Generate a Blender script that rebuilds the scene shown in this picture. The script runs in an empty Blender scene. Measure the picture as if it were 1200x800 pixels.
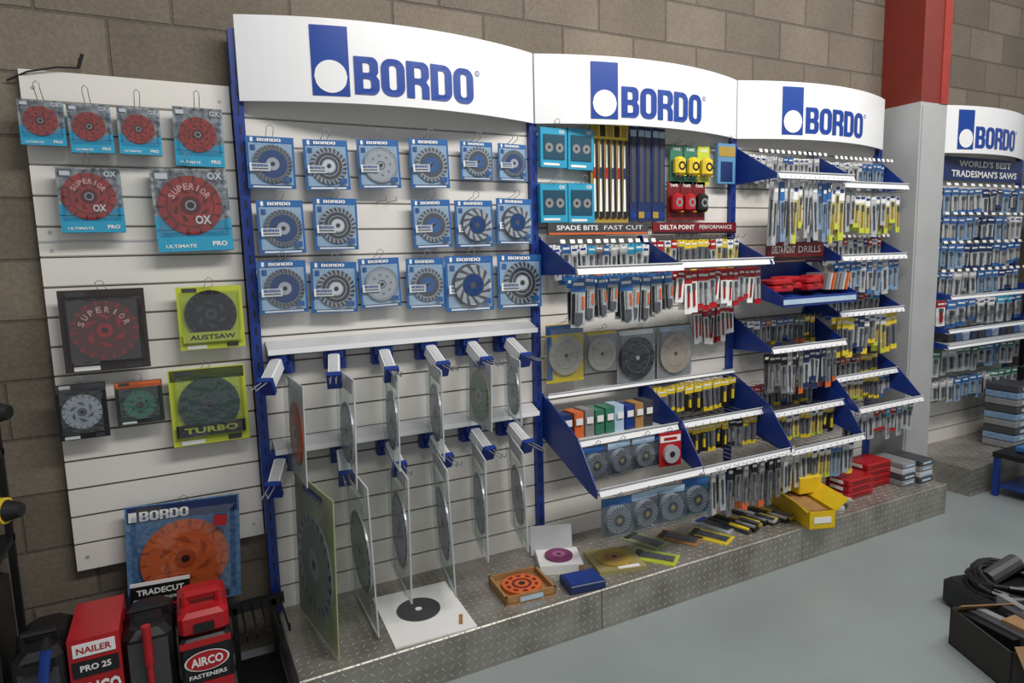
import bpy, math, random
from mathutils import Matrix, Vector
random.seed(7)
sc=bpy.context.scene
sc.view_settings.view_transform='Standard'
# ------------------------------------------------------------------ materials
def lin(c):
    c=c/255.0
    return c/12.92 if c<=0.04045 else ((c+0.055)/1.055)**2.4
def L3(rgb): return (lin(rgb[0]),lin(rgb[1]),lin(rgb[2]),1)
MATS={}
def mat(name,rgb,rough=0.45,metal=0.0,var=0.08,scale=14.0,bump=0.0,coat=0.0,rgb2=None):
    if name in MATS: return MATS[name]
    m=bpy.data.materials.new(name); m.use_nodes=True; nt=m.node_tree; N=nt.nodes; b=N['Principled BSDF']
    tc=N.new('ShaderNodeTexCoord'); no=N.new('ShaderNodeTexNoise'); no.inputs['Scale'].default_value=scale; no.inputs['Detail'].default_value=4
    nt.links.new(tc.outputs['Object'],no.inputs['Vector'])
    cr=N.new('ShaderNodeValToRGB'); c=L3(rgb)
    c2=L3(rgb2) if rgb2 else tuple(min(1,x*(1+var)) for x in c[:3])+(1,)
    c1=c if rgb2 else tuple(x*(1-var) for x in c[:3])+(1,)
    cr.color_ramp.elements[0].color=c1; cr.color_ramp.elements[1].color=c2
    cr.color_ramp.elements[0].position=.38 if rgb2 else .3; cr.color_ramp.elements[1].position=.62 if rgb2 else .7
    nt.links.new(no.outputs['Fac'],cr.inputs['Fac']); nt.links.new(cr.outputs['Color'],b.inputs['Base Color'])
    b.inputs['Roughness'].default_value=rough; b.inputs['Metallic'].default_value=metal
    if coat: b.inputs['Coat Weight'].default_value=coat
    if bump:
        bp=N.new('ShaderNodeBump'); bp.inputs['Strength'].default_value=bump; bp.inputs['Distance'].default_value=.004
        nt.links.new(no.outputs['Fac'],bp.inputs['Height']); nt.links.new(bp.outputs['Normal'],b.inputs['Normal'])
    MATS[name]=m; return m
def clearmat(name,tint=(235,240,245),fac=.10,rough=.08,milky=0):
    if name in MATS: return MATS[name]
    m=bpy.data.materials.new(name); m.use_nodes=True; nt=m.node_tree; N=nt.nodes
    for n in list(N): N.remove(n)
    o=N.new('ShaderNodeOutputMaterial'); mx=N.new('ShaderNodeMixShader'); t=N.new('ShaderNodeBsdfTransparent'); g=N.new('ShaderNodeBsdfGlossy')
    tc=N.new('ShaderNodeTexCoord'); no=N.new('ShaderNodeTexNoise'); no.inputs['Scale'].default_value=25; bp=N.new('ShaderNodeBump'); bp.inputs['Strength'].default_value=.35; bp.inputs['Distance'].default_value=.01
    nt.links.new(tc.outputs['Object'],no.inputs['Vector']); nt.links.new(no.outputs['Fac'],bp.inputs['Height']); nt.links.new(bp.outputs['Normal'],g.inputs['Normal'])
    t.inputs['Color'].default_value=L3(tint); g.inputs['Roughness'].default_value=rough
    mx.inputs['Fac'].default_value=fac
    nt.links.new(t.outputs[0],mx.inputs[1]); nt.links.new(g.outputs[0],mx.inputs[2])
    if milky:
        m2=N.new('ShaderNodeMixShader'); df=N.new('ShaderNodeBsdfDiffuse'); df.inputs['Color'].default_value=L3((215,220,220)); m2.inputs['Fac'].default_value=milky
        nt.links.new(mx.outputs[0],m2.inputs[1]); nt.links.new(df.outputs[0],m2.inputs[2]); nt.links.new(m2.outputs[0],o.inputs[0])
    else: nt.links.new(mx.outputs[0],o.inputs[0])
    MATS[name]=m; return m
white=mat('slat_white',(220,217,211),.35,var=.02,scale=3)
hwhite=mat('header_white',(230,231,233),.3,var=.01)
blue=mat('display_blue',(24,52,128),.35,var=.04)
logoblue=mat('logo_blue',(14,60,145),.35,var=.02)
dblue=mat('dark_blue',(22,42,92),.4)
cardblue=mat('card_blue',(44,98,160),.3,var=.1,coat=.3)
cardlt=mat('card_light_blue',(172,196,216),.3,var=.08)
cyan=mat('card_cyan',(44,152,188),.3,var=.06,coat=.3)
marble=mat('card_marble_grey',(80,84,88),.35,scale=45,rgb2=(160,163,165),coat=.2)
red=mat('pack_red',(168,24,32),.35,var=.1)
orng=mat('pack_orange',(208,100,46),.4,var=.08)
redmet=mat('blade_red',(180,50,42),.25,metal=.35,var=.3,scale=22,coat=.5)
dred=mat('dark_red',(112,20,26),.4,var=.1)
yel=mat('pack_yellow',(222,194,50),.4,var=.06)
ylw2=mat('pack_lime',(188,198,60),.4,var=.06)
gold=mat('card_gold',(165,138,60),.4,var=.1)
blk=mat('black_plastic',(24,24,26),.4,var=.15)
dgry=mat('dark_grey',(62,62,66),.45,var=.1)
gry=mat('mid_grey',(128,129,130),.45,var=.1)
lgry=mat('light_grey',(184,186,188),.4,var=.06)
pwhite=mat('paper_white',(228,228,226),.5,var=.02)
steel=mat('blade_steel',(180,183,187),.32,metal=.35,var=.1,scale=30)
dsteel=mat('dark_steel',(92,95,102),.35,metal=.35,var=.15,scale=40)
bitm=mat('bit_steel',(140,140,140),.3,metal=.3,var=.2,scale=50)
chrome=mat('hook_chrome',(170,170,172),.25,metal=.6,var=.02)
green=mat('pack_green',(50,115,92),.4,var=.1)
olive=mat('aged_card',(150,160,120),.5,var=.12)
wood=mat('wood',(158,118,72),.6,var=.15,scale=30)
cardb=mat('cardboard',(140,108,76),.8,var=.1)
sand=mat('sanding_disc',(186,176,160),.7,var=.1)
purple=mat('purple_disc',(120,50,95),.6)
groove=mat('slat_groove',(104,100,95),.6)
bodyclr=mat('pack_clear_grey',(168,172,174),.22,var=.2,scale=60,coat=.4)
bodydk=mat('pack_clear_dark',(104,106,110),.22,var=.2,scale=60,coat=.4)
bodyyg=mat('pack_clear_yellow',(186,178,125),.25,var=.2,scale=60,coat=.3)
bodybl=mat('pack_clear_blue',(116,144,174),.25,var=.2,scale=60,coat=.3)
clear=clearmat('clear_blister',fac=.13)
clear2=clearmat('clear_sleeve',(222,228,228),.14,.12,milky=.09)
# ------------------------------------------------------------------ lettering
TC={}
def curve2mesh(cu):
    ob=bpy.data.objects.new('t',cu); sc.collection.objects.link(ob)
    dg=bpy.context.evaluated_depsgraph_get(); me=ob.evaluated_get(dg).to_mesh()
    V=[(v.co.x,v.co.y) for v in me.vertices]; Fc=[tuple(p.vertices) for p in me.polygons]
    ob.evaluated_get(dg).to_mesh_clear(); bpy.data.objects.remove(ob); bpy.data.curves.remove(cu)
    x0=min(v[0] for v in V);x1=max(v[0] for v in V);y0=min(v[1] for v in V);y1=max(v[1] for v in V)
    V=[((x-x0)/(x1-x0)-.5,(y-y0)/(y1-y0)-.5) for x,y in V]
    return (V,Fc,(x1-x0)/(y1-y0))
def textmesh(s,off):
    k=(s,off)
    if k in TC: return TC[k]
    cu=bpy.data.curves.new('t','FONT'); cu.body=s; cu.offset=off; cu.resolution_u=2; cu.fill_mode='FRONT'
    TC[k]=curve2mesh(cu); return TC[k]
def arc(cx,cy,r,a0,a1,n=6,ry=None):
    ry=ry or r
    return [(cx+r*math.cos(math.radians(a0+(a1-a0)*i/n)),cy+ry*math.sin(math.radians(a0+(a1-a0)*i/n))) for i in range(n+1)]
def rrect(x0,y0,x1,y1,rbl,rbr,rtr,rtl):
    P=[]
    for cx,cy,r,a in ((x0+rbl,y0+rbl,rbl,180),(x1-rbr,y0+rbr,rbr,270),(x1-rtr,y1-rtr,rtr,0),(x0+rtl,y1-rtl,rtl,90)):
        P+= arc(cx,cy,r,a,a+90) if r>0 else [(cx,cy)]
    return P
def heavy(ch):
    k=('heavy',ch)
    if k in TC: return TC[k]
    w=.66;s=.225
    if ch=='O': sp=[rrect(0,0,w,1,.27,.27,.27,.27),rrect(s,.17,w-s,.83,.09,.09,.09,.09)]
    elif ch=='D': sp=[rrect(0,0,w,1,0,.27,.27,0),rrect(s,.17,w-s,.83,0,.08,.08,0)]
    elif ch=='B': sp=[[(0,0)]+arc(w-.2,.2,.2,270,360)+[(w,.40)]+[(w-.08,.51),(w-.02,.60)]+arc(w-.21,.81,.19,0,90)+[(0,1)],rrect(s,.16,w-s,.42,0,.07,.07,0),rrect(s,.58,w-s-.02,.84,0,.07,.07,0)]
    else: sp=[[(0,0),(s,0),(s,.39),(w*.5,.39)]+arc(w*.5,.29,.105,90,0,4,.10)+[(w-s,0),(w,0),(w,.34),(w-.09,.47),(w,.60)]+arc(w-.2,.80,.2,0,90)+[(0,1)],rrect(s,.55,w-s,.84,0,.08,.08,0)]
    cu=bpy.data.curves.new('t','CURVE'); cu.dimensions='2D'; cu.fill_mode='FRONT'
    for P in sp:
        q=cu.splines.new('POLY'); q.points.add(len(P)-1); q.use_cyclic_u=True
        for i,(x,y) in enumerate(P): q.points[i].co=(x,y,0,1)
    TC[k]=curve2mesh(cu); return TC[k]
# ------------------------------------------------------------------ mesh builder
PARENT=[None]
class MB:
    def __init__(s): s.v=[];s.f=[];s.m=[];s.ml=[];s.M=Matrix()
    def mi(s,m):
        if m not in s.ml: s.ml.append(m)
        return s.ml.index(m)
    def add(s,V,F,m):
        b=len(s.v); M=s.M
        for p in V: s.v.append(tuple(M@Vector(p)))
        i=s.mi(m)
        for f in F: s.f.append(tuple(b+k for k in f)); s.m.append(i)
    def box(s,c,d,m,rz=0,rx=0,ry=0):
        R=Matrix.Translation(c)@Matrix.Rotation(rz,4,'Z')@Matrix.Rotation(rx,4,'X')@Matrix.Rotation(ry,4,'Y')
        x,y,z=d[0]/2,d[1]/2,d[2]/2
        V=[R@Vector(p) for p in ((-x,-y,-z),(x,-y,-z),(x,y,-z),(-x,y,-z),(-x,-y,z),(x,-y,z),(x,y,z),(-x,y,z))]
        s.add(V,[(0,3,2,1),(4,5,6,7),(0,1,5,4),(1,2,6,5),(2,3,7,6),(3,0,4,7)],m)
    def bbox(s,c,d,m,b=.01,rz=0):
        x,y,z=d[0]/2,d[1]/2,d[2]/2
        R=Matrix.Translation(c)@Matrix.Rotation(rz,4,'Z')
        def ring(zz,i):
            xx,yy=x-i,y-i; k=b
            return [(-xx+k,-yy,zz),(xx-k,-yy,zz),(xx,-yy+k,zz),(xx,yy-k,zz),(xx-k,yy,zz),(-xx+k,yy,zz),(-xx,yy-k,zz),(-xx,-yy+k,zz)]
        rs=[ring(-z,b),ring(-z+b,0),ring(z-b,0),ring(z,b)]
        V=[R@Vector(p) for r in rs for p in r]; F=[tuple(range(7,-1,-1)),tuple(range(24,32))]
        for j in range(3):
            for i in range(8):
                F.append((j*8+i,j*8+(i+1)%8,(j+1)*8+(i+1)%8,(j+1)*8+i))
        s.add(V,F,m)
    def cyl(s,p0,p1,r,m,n=10,r2=None,caps=True):
        p0=Vector(p0);p1=Vector(p1);d=(p1-p0).normalized(); r2=r if r2 is None else r2
        a=d.orthogonal().normalized(); b=d.cross(a)
        V=[]
        for P,rr in ((p0,r),(p1,r2)):
            for i in range(n):
                t=2*math.pi*i/n; V.append(P+a*rr*math.cos(t)+b*rr*math.sin(t))
        F=[(i,(i+1)%n,n+(i+1)%n,n+i) for i in range(n)]
        if caps: F+= [tuple(range(n-1,-1,-1)),tuple(range(n,2*n))]
        s.add(V,F,m)
    def wire(s,pts,r,m,n=5):
        for a,b in zip(pts[:-1],pts[1:]): s.cyl(a,b,r,m,n)
    def ring(s,c,r0,r1,m,n=32,a0=0,a1=2*math.pi,twist=0):
        V=[];F=[]
        full=abs(a1-a0-2*math.pi)<1e-6; k=n if full else n+1
        if r0<=0:
            V=[(c[0]+r1*math.cos(a0+(a1-a0)*i/n),c[1],c[2]+r1*math.sin(a0+(a1-a0)*i/n)) for i in range(k)]
            if not full: V.append(c)
            s.add(V,[tuple(range(len(V)))],m); return
        for i in range(k):
            t=a0+(a1-a0)*i/n; V.append((c[0]+r0*math.cos(t),c[1],c[2]+r0*math.sin(t))); t+=twist; V.append((c[0]+r1*math.cos(t),c[1],c[2]+r1*math.sin(t)))
        for i in range(n):
            j=(i+1)%k; F.append((2*i,2*j,2*j+1,2*i+1))
        s.add(V,F,m)
    def segs(s,c,r0,r1,m,k,frac=.5,twist=0):
        for i in range(k):
            a=2*math.pi*i/k; s.ring(c,r0,r1,m,2,a,a+2*math.pi/k*frac,twist)
    def prism(s,pts,axis,a,b,m):
        def P(p,t):
            return (t,p[0],p[1]) if axis==0 else ((p[0],t,p[1]) if axis==1 else (p[0],p[1],t))
        n=len(pts); V=[P(p,a) for p in pts]+[P(p,b) for p in pts]
        F=[tuple(range(n-1,-1,-1)),tuple(range(n,2*n))]+[(i,(i+1)%n,n+(i+1)%n,n+i) for i in range(n)]
        s.add(V,F,m)
    def glyph(s,T,c,w,h,m,flat=False,rot=0,fn=None):
        V,F,_=T; O=[]
        for x,y in V:
            x*=w;y*=h
            if rot: x,y=x*math.cos(rot)-y*math.sin(rot),x*math.sin(rot)+y*math.cos(rot)
            if flat: O.append((c[0]+x,c[1]+y,c[2]))
            elif fn: O.append((c[0]+x,fn(c[0]+x),c[2]+y))
            else: O.append((c[0]+x,c[1],c[2]+y))
        s.add(O,F,m)
    def text(s,t,c,w,h,m,off=.02,flat=False,rot=0,fn=None): s.glyph(textmesh(t,off),c,w,h,m,flat,rot,fn)
    def brand(s,c,w,h,m,fn=None):
        p=w/5.0
        for i,ch in enumerate('BORDO'): s.glyph(heavy(ch),(c[0]+p*(i-2),c[1],c[2]),p*.93,h,m,fn=fn)
    def obj(s,name,loc=(0,0,0),rot=(0,0,0),parent=None):
        me=bpy.data.meshes.new(name); me.from_pydata(s.v,[],s.f)
        for m in s.ml: me.materials.append(m)
        me.polygons.foreach_set('material_index',s.m)
        me.update(); o=bpy.data.objects.new(name,me); sc.collection.objects.link(o)
        o.location=loc; o.rotation_euler=rot
        parent=parent or PARENT[0]
        if parent: o.parent=parent
        return o
def group(name):
    e=bpy.data.objects.new(name,None); e.empty_display_size=.1; sc.collection.objects.link(e); PARENT[0]=e; return e
def endgroup(): PARENT[0]=None
def D(a): return math.radians(a)
X0=.257; W=1.2; ZH=2.112; ZT=2.403; HP=.173; DP=.518; X4=4.235
# ------------------------------------------------------------------ room shell
def wallmat():
    m=bpy.data.materials.new('concrete_block'); m.use_nodes=True; nt=m.node_tree; N=nt.nodes; b=N['Principled BSDF']; l=nt.links.new
    tc=N.new('ShaderNodeTexCoord'); sp=N.new('ShaderNodeSeparateXYZ'); cb=N.new('ShaderNodeCombineXYZ')
    l(tc.outputs['Object'],sp.inputs[0]); ax=N.new('ShaderNodeMath'); ax.operation='ADD'; ax.inputs[1].default_value=10.13
    l(sp.outputs['X'],ax.inputs[0]); l(ax.outputs[0],cb.inputs['X'])
    az=N.new('ShaderNodeMath'); az.operation='ADD'; az.inputs[1].default_value=2.03; l(sp.outputs['Z'],az.inputs[0]); l(az.outputs[0],cb.inputs['Y'])
    br=N.new('ShaderNodeTexBrick'); br.inputs['Scale'].default_value=1; br.inputs['Brick Width'].default_value=.4; br.inputs['Row Height'].default_value=.2
    br.inputs['Mortar Size'].default_value=.006; br.inputs['Mortar Smooth'].default_value=.4
    br.inputs['Color1'].default_value=L3((127,117,103)); br.inputs['Color2'].default_value=L3((108,99,87)); br.inputs['Mortar'].default_value=L3((98,91,80))
    l(cb.outputs[0],br.inputs['Vector'])
    no=N.new('ShaderNodeTexNoise'); no.inputs['Scale'].default_value=90; no.inputs['Detail'].default_value=6; l(tc.outputs['Object'],no.inputs['Vector'])
    n2=N.new('ShaderNodeTexNoise'); n2.inputs['Scale'].default_value=2.2; l(tc.outputs['Object'],n2.inputs['Vector'])
    mx=N.new('ShaderNodeMix'); mx.data_type='RGBA'; mx.blend_type='MULTIPLY'; mx.inputs[0].default_value=1
    cr=N.new('ShaderNodeValToRGB'); cr.color_ramp.elements[0].position=.3; cr.color_ramp.elements[0].color=(.62,.62,.62,1); cr.color_ramp.elements[1].position=.7; cr.color_ramp.elements[1].color=(1.1,1.1,1.1,1)
    ad=N.new('ShaderNodeMath'); ad.operation='ADD'; l(no.outputs['Fac'],ad.inputs[0]); l(n2.outputs['Fac'],ad.inputs[1]); hf=N.new('ShaderNodeMath'); hf.operation='MULTIPLY'; hf.inputs[1].default_value=.5; l(ad.outputs[0],hf.inputs[0])
    l(hf.outputs[0],cr.inputs[0]); l(br.outputs['Color'],mx.inputs[6]); l(cr.outputs[0],mx.inputs[7]); l(mx.outputs[2],b.inputs['Base Color'])
    b.inputs['Roughness'].default_value=.85
    inv=N.new('ShaderNodeMath'); inv.operation='SUBTRACT'; inv.inputs[0].default_value=1; l(br.outputs['Fac'],inv.inputs[1])
    s2=N.new('ShaderNodeMath'); s2.operation='MULTIPLY_ADD'; s2.inputs[1].default_value=.25; l(no.outputs['Fac'],s2.inputs[0]); l(inv.outputs[0],s2.inputs[2])
    bp=N.new('ShaderNodeBump'); bp.inputs['Strength'].default_value=.8; bp.inputs['Distance'].default_value=.008; l(s2.outputs[0],bp.inputs['Height']); l(bp.outputs[0],b.inputs['Normal'])
    return m
b=MB(); b.box((2.5,.16,1.9),(11,.2,3.8),wallmat()); b.obj('wall_back')
fm=mat('floor_paint',(136,144,144),.34,var=.09,scale=1.6)
nt=fm.node_tree; N=nt.nodes; n2=N.new('ShaderNodeTexNoise'); n2.inputs['Scale'].default_value=70; n2.inputs['Detail'].default_value=8
tc=N.new('ShaderNodeTexCoord'); nt.links.new(tc.outputs['Object'],n2.inputs['Vector']); bp=N.new('ShaderNodeBump'); bp.inputs['Strength'].default_value=.12; bp.inputs['Distance'].default_value=.002
nt.links.new(n2.outputs['Fac'],bp.inputs['Height']); nt.links.new(bp.outputs[0],N['Principled BSDF'].inputs['Normal'])
b=MB(); b.box((2.5,-2.47,-.05),(11,5.06,.1),fm); b.obj('floor')
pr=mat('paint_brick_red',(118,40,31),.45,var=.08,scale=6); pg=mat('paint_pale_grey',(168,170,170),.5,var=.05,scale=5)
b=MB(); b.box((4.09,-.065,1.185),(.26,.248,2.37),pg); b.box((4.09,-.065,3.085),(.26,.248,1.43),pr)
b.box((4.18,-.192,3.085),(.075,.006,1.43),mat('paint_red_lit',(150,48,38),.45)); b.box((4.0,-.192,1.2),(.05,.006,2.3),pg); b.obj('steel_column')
# ------------------------------------------------------------------ slatwall
def slatwall(name,x0,x1,z0,z1,yf=0.0,pitch=.1,th=.02,joint=None):
    b=MB(); b.box(((x0+x1)/2,yf+th*.75,(z0+z1)/2),(x1-x0,th*.5,z1-z0),groove)
    z=z1; g=.008
    while z-z0>.02:
        zb=max(z0,z-pitch+g); b.box(((x0+x1)/2,yf+th*.25,(z+zb)/2),(x1-x0,th*.5,z-zb),white)
        b.prism([(yf,zb),(yf+th*.5,zb),(yf+th*.5,zb-.004)],0,x0,x1,white)
        z-=pitch
    if joint: b.box(((x0+x1)/2,yf-.001,joint),(x1-x0,.004,.006),lgry)
    return b.obj(name)
slatwall('slatwall_board',-.385,.235,.48,2.175,.03,joint=1.63)
slatwall('slatwall_board',X0+.02,X0+W-.019,HP,2.36)
slatwall('slatwall_board',X0+W+.019,X0+2*W-.019,HP,2.36)
slatwall('slatwall_board',X0+2*W+.019,X0+3*W-.019,HP,2.36)
slatwall('slatwall_board',X4+.02,X4+1.18,HP,2.36)
b=MB()
for z in (2.12,1.66,1.6,.53):
    for x in (-.35,.2): b.cyl((x,.031,z),(x,.028,z),.006,steel,8)
b.obj('board_screws')
for i,x in enumerate((X0,X0+W,X0+2*W,X0+3*W,X4+1.2)):
    b=MB(); b.box((x,0,(HP+2.36)/2),(.035,.05,2.36-HP),blue)
    for k in range(30): b.box((x,-.0255,.3+k*.066),(.006,.002,.03),blk)
    b.obj('display_upright')
def header(x0):
    b=MB(); bul=.115; n=28
    def yc(x):
        t=(x-x0)/W; return -.038-bul*4*t*(1-t)
    for i in range(n):
        a=x0+.004+(W-.008)*i/n; c=x0+.004+(W-.008)*(i+1)/n
        V=[(a,yc(a),ZH),(c,yc(c),ZH),(c,yc(c),ZT),(a,yc(a),ZT),(a,yc(a)+.01,ZH),(c,yc(c)+.01,ZH),(c,yc(c)+.01,ZT),(a,yc(a)+.01,ZT)]
        F=[(0,1,2,3),(5,4,7,6),(4,5,1,0),(3,2,6,7)]
        if i==0: F.append((4,0,3,7))
        if i==n-1: F.append((1,5,6,2))
        b.add(V,F,hwhite)
    lx0,lx1,lz0,lz1=x0+.245,x0+.375,2.135,2.378
    for i in range(6):
        a=lx0+(lx1-lx0)*i/6; c=lx0+(lx1-lx0)*(i+1)/6
        b.add([(a,yc(a)-.002,lz0),(c,yc(c)-.002,lz0),(c,yc(c)-.002,lz1),(a,yc(a)-.002,lz1)],[(0,1,2,3)],logoblue)
    cx,cz,r=(lx0+lx1)/2,2.202,.057
    for i in range(6):
        a=cx-r+2*r*i/6; c=cx-r+2*r*(i+1)/6; P=[]; Q=[]
        for k in range(5):
            x=a+(c-a)*k/4; h=math.sqrt(max(0,r*r-(x-cx)**2)); P.append((x,yc(x)-.004,cz-h)); Q.append((x,yc(x)-.004,cz+h))
        b.add(P+Q[::-1],[tuple(range(10))],hwhite)
    b.brand((x0+.632,0,2.212),.487,.134,logoblue,fn=lambda x:yc(x)-.003)
    b.ring((x0+.892,yc(x0+.892)-.003,2.268),.008,.0105,logoblue,16)
    b.text('R',(x0+.892,0,2.268),.007,.009,logoblue,0,fn=lambda x:yc(x)-.003)
    for x in (x0+.05,x0+W-.05): b.box((x,-.02,2.25),(.02,.06,.03),blue)
    b.box((x0+W/2,-.075,2.39),(.02,.14,.02),blue)
    b.obj('curved_sign_header')
for x in (X0,X0+W,X0+2*W,X4): header(x)
# ------------------------------------------------------------------ platform (checker plate)
def platemat():
    m=bpy.data.materials.new('checker_plate'); m.use_nodes=True; nt=m.node_tree; N=nt.nodes; b=N['Principled BSDF']; l=nt.links.new
    def MN(op,a=None,c=None):
        n=N.new('ShaderNodeMath'); n.operation=op
        for i,v in enumerate((a,c)):
            if v is None: continue
            if isinstance(v,(int,float)): n.inputs[i].default_value=v
            else: l(v,n.inputs[i])
        return n.outputs[0]
    tc=N.new('ShaderNodeTexCoord'); sp=N.new('ShaderNodeSeparateXYZ'); l(tc.outputs['Object'],sp.inputs[0])
    u=MN('MULTIPLY',sp.outputs['X'],31); yz=MN('ADD',sp.outputs['Y'],sp.outputs['Z']); v=MN('MULTIPLY',yz,31)
    fu=MN('SUBTRACT',MN('FRACT',u),.5); fv=MN('SUBTRACT',MN('FRACT',v),.5)
    par=MN('SUBTRACT',MN('MULTIPLY',MN('MODULO',MN('ABSOLUTE',MN('ADD',MN('FLOOR',u),MN('FLOOR',v))),2),2),1)
    fv2=MN('MULTIPLY',fv,par)
    a=MN('MULTIPLY',MN('ADD',fu,fv2),1.15); c=MN('MULTIPLY',MN('SUBTRACT',fu,fv2),4.2)
    d=MN('SQRT',MN('ADD',MN('MULTIPLY',a,a),MN('MULTIPLY',c,c)))
    cr=N.new('ShaderNodeValToRGB'); cr.color_ramp.elements[0].position=.4; cr.color_ramp.elements[0].color=(1,1,1,1); cr.color_ramp.elements[1].position=.65; cr.color_ramp.elements[1].color=(0,0,0,1); l(d,cr.inputs[0])
    no=N.new('ShaderNodeTexNoise'); no.inputs['Scale'].default_value=6; no.inputs['Detail'].default_value=6; l(tc.outputs['Object'],no.inputs['Vector'])
    c2=N.new('ShaderNodeValToRGB'); c2.color_ramp.elements[0].color=L3((138,133,125)); c2.color_ramp.elements[0].position=.35; c2.color_ramp.elements[1].color=L3((172,168,160)); c2.color_ramp.elements[1].position=.65
    l(no.outputs['Fac'],c2.inputs[0])
    mx=N.new('ShaderNodeMix'); mx.data_type='RGBA'; l(MN('MULTIPLY',cr.outputs[0],.55),mx.inputs[0]); l(c2.outputs[0],mx.inputs[6]); mx.inputs[7].default_value=L3((212,212,210))
    l(mx.outputs[2],b.inputs['Base Color']); b.inputs['Metallic'].default_value=.6; b.inputs['Roughness'].default_value=.36
    bp=N.new('ShaderNodeBump'); bp.inputs['Strength'].default_value=.8; bp.inputs['Distance'].default_value=.003; l(cr.outputs[0],bp.inputs['Height']); l(bp.outputs[0],b.inputs['Normal'])
    return m
plate=platemat()
for i in range(3):
    a=X0+i*W; b=MB()
    b.prism([(0.02,0),(0.02,HP),(-DP+.004,HP),(-DP,HP-.004),(-DP,0)],0,a+.002,a+W-.002,plate)
    b.obj('display_plinth')
b=MB(); b.prism([(0.02,0),(0.02,HP),(-.45,HP),(-.45,0)],0,X4,X4+1.2,plate); b.obj('display_plinth')
# ------------------------------------------------------------------ packs
def hookw(b,h,y=.045,w=.012,up=.015):
    for s in (-w,w):
        b.wire([(s,y,h),(s,-.03,h+up),(s,-.034,h+up+.012)],.0016,chrome,4)
    b.wire([(-w,-.034,h+up+.012),(0,-.036,h+up+.02),(w,-.034,h+up+.012)],.0016,chrome,4)
def blister(b,w,h,d,cz=0,y=-.003,r=.8,m=clear):
    x=w/2;z=h/2;xi=x*r;zi=z*r
    V=[(-x,y,cz-z),(x,y,cz-z),(x,y,cz+z),(-x,y,cz+z),(-xi,y-d,cz-zi),(xi,y-d,cz-zi),(xi,y-d,cz+zi),(-xi,y-d,cz+zi)]
    b.add(V,[(4,5,6,7),(0,1,5,4),(1,2,6,5),(2,3,7,6),(3,0,4,7)],m)
def blade(b,c,r,style):
    x,y,z=c
    if style==0:
        b.ring(c,0,r,gry,36); b.segs((x,y-.001,z),r*.78,r,dsteel,28,.45,.12); b.ring((x,y-.001,z),r*.3,r*.74,mat('blade_body_blue',(40,72,128),.35,metal=.3),30); b.ring((x,y-.002,z),r*.12,r*.34,lgry,20)
    elif style==1:
        b.ring(c,0,r,steel,36); b.segs((x,y-.001,z),r*.78,r*1.0,dgry,24,.45,.08); b.ring((x,y-.001,z),r*.4,r*.74,dgry,30); b.ring((x,y-.0015,z),r*.52,r*.56,lgry,24); b.ring((x,y-.002,z),r*.14,r*.34,pwhite,24)
    elif style==2:
        b.ring(c,0,r,lgry,36); b.segs((x,y-.001,z),r*.86,r,steel,12,.85); b.ring((x,y-.001,z),r*.2,r*.24,dgry,20); b.segs((x,y-.001,z),r*.5,r*.6,gry,8,.3); b.ring((x,y-.0015,z),r*.97,r*1.0,gry,30)
    elif style==3:
        b.ring(c,0,r,steel,36); b.segs((x,y-.001,z),r*.8,r,dsteel,24,.45,.05); b.ring((x,y-.001,z),r*.42,r*.72,dsteel,30); b.ring((x,y-.002,z),r*.15,r*.46,cardblue,20)
    elif style==4:
        b.cyl((x,y+.004,z),(x,y-.012,z),r,dsteel,30,r*.92); b.segs((x,y-.013,z),r*.55,r*.92,lgry,12,.6,.35); b.ring((x,y-.014,z),r*.16,r*.5,mat('blade_body_blue',(40,72,128)),24)
    b.ring((x,y-.0035,z),0,r*.1,blk,14)
def blue_pack(x,z,w,h,style,y=-.05):
    b=MB(); b.box((0,0,0),(w,.003,h),cardblue)
    b.box((0,-.002,-h*.03),(w*.9,.002,h*.80),cardlt)
    b.brand((-w*.02,-.0042,h*.435),w*.5,h*.06,pwhite)
    b.box((-w*.38,-.0032,h*.435),(h*.05,.001,h*.08),pwhite)
    b.box((0,-.002,-h*.465),(w*.8,.001,h*.03),pwhite)
    r=min(w,h)*.41; blade(b,(w*.03,-.009,-h*.03),r,style)
    b.box((-w*.24,-.0145,-h*.10),(w*.42,.001,h*.15),pwhite); b.brand((-w*.24,-.0155,-h*.07),w*.34,h*.05,logoblue); b.box((-w*.24,-.0155,-h*.13),(w*.34,.0008,h*.02),dgry)
    b.box((w*.33,-.0135,-h*.33),(w*.16,.001,h*.1),cardblue)
    b.box((-w*.36,-.0045,h*.28),(w*.1,.001,h*.1),cardblue)
    blister(b,w*.9,h*.84,.02,-h*.03)
    hookw(b,h*.5)
    b.obj('blister_pack_cutting_disc',(x,y+random.uniform(-.004,.004),z),(D(random.uniform(-2,0)),D(random.uniform(-1.5,1.5)),D(random.uniform(-3,3))))
B1=[(35,190,17,19,0),(55,190,17,19,1),(75,191,17,19,2),(96,192,17,20,3),(117,194,15,16,3),(134,194,14,16,0),
(37,167,17,20,0),(57,168,17,20,1),(96,168,17,20,3),(115,168,18,20,4),(134,169,18,20,4),
(36,145,18,20,0),(55,144,18,20,1),(73,145,17,20,2),(92,144,17,21,3),(112,143,23,24,4),(136,143,23,24,1)]
for x,z,w,h,s in B1: blue_pack(x/100,z/100,w/100*.97,h/100*.97,s)
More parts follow.
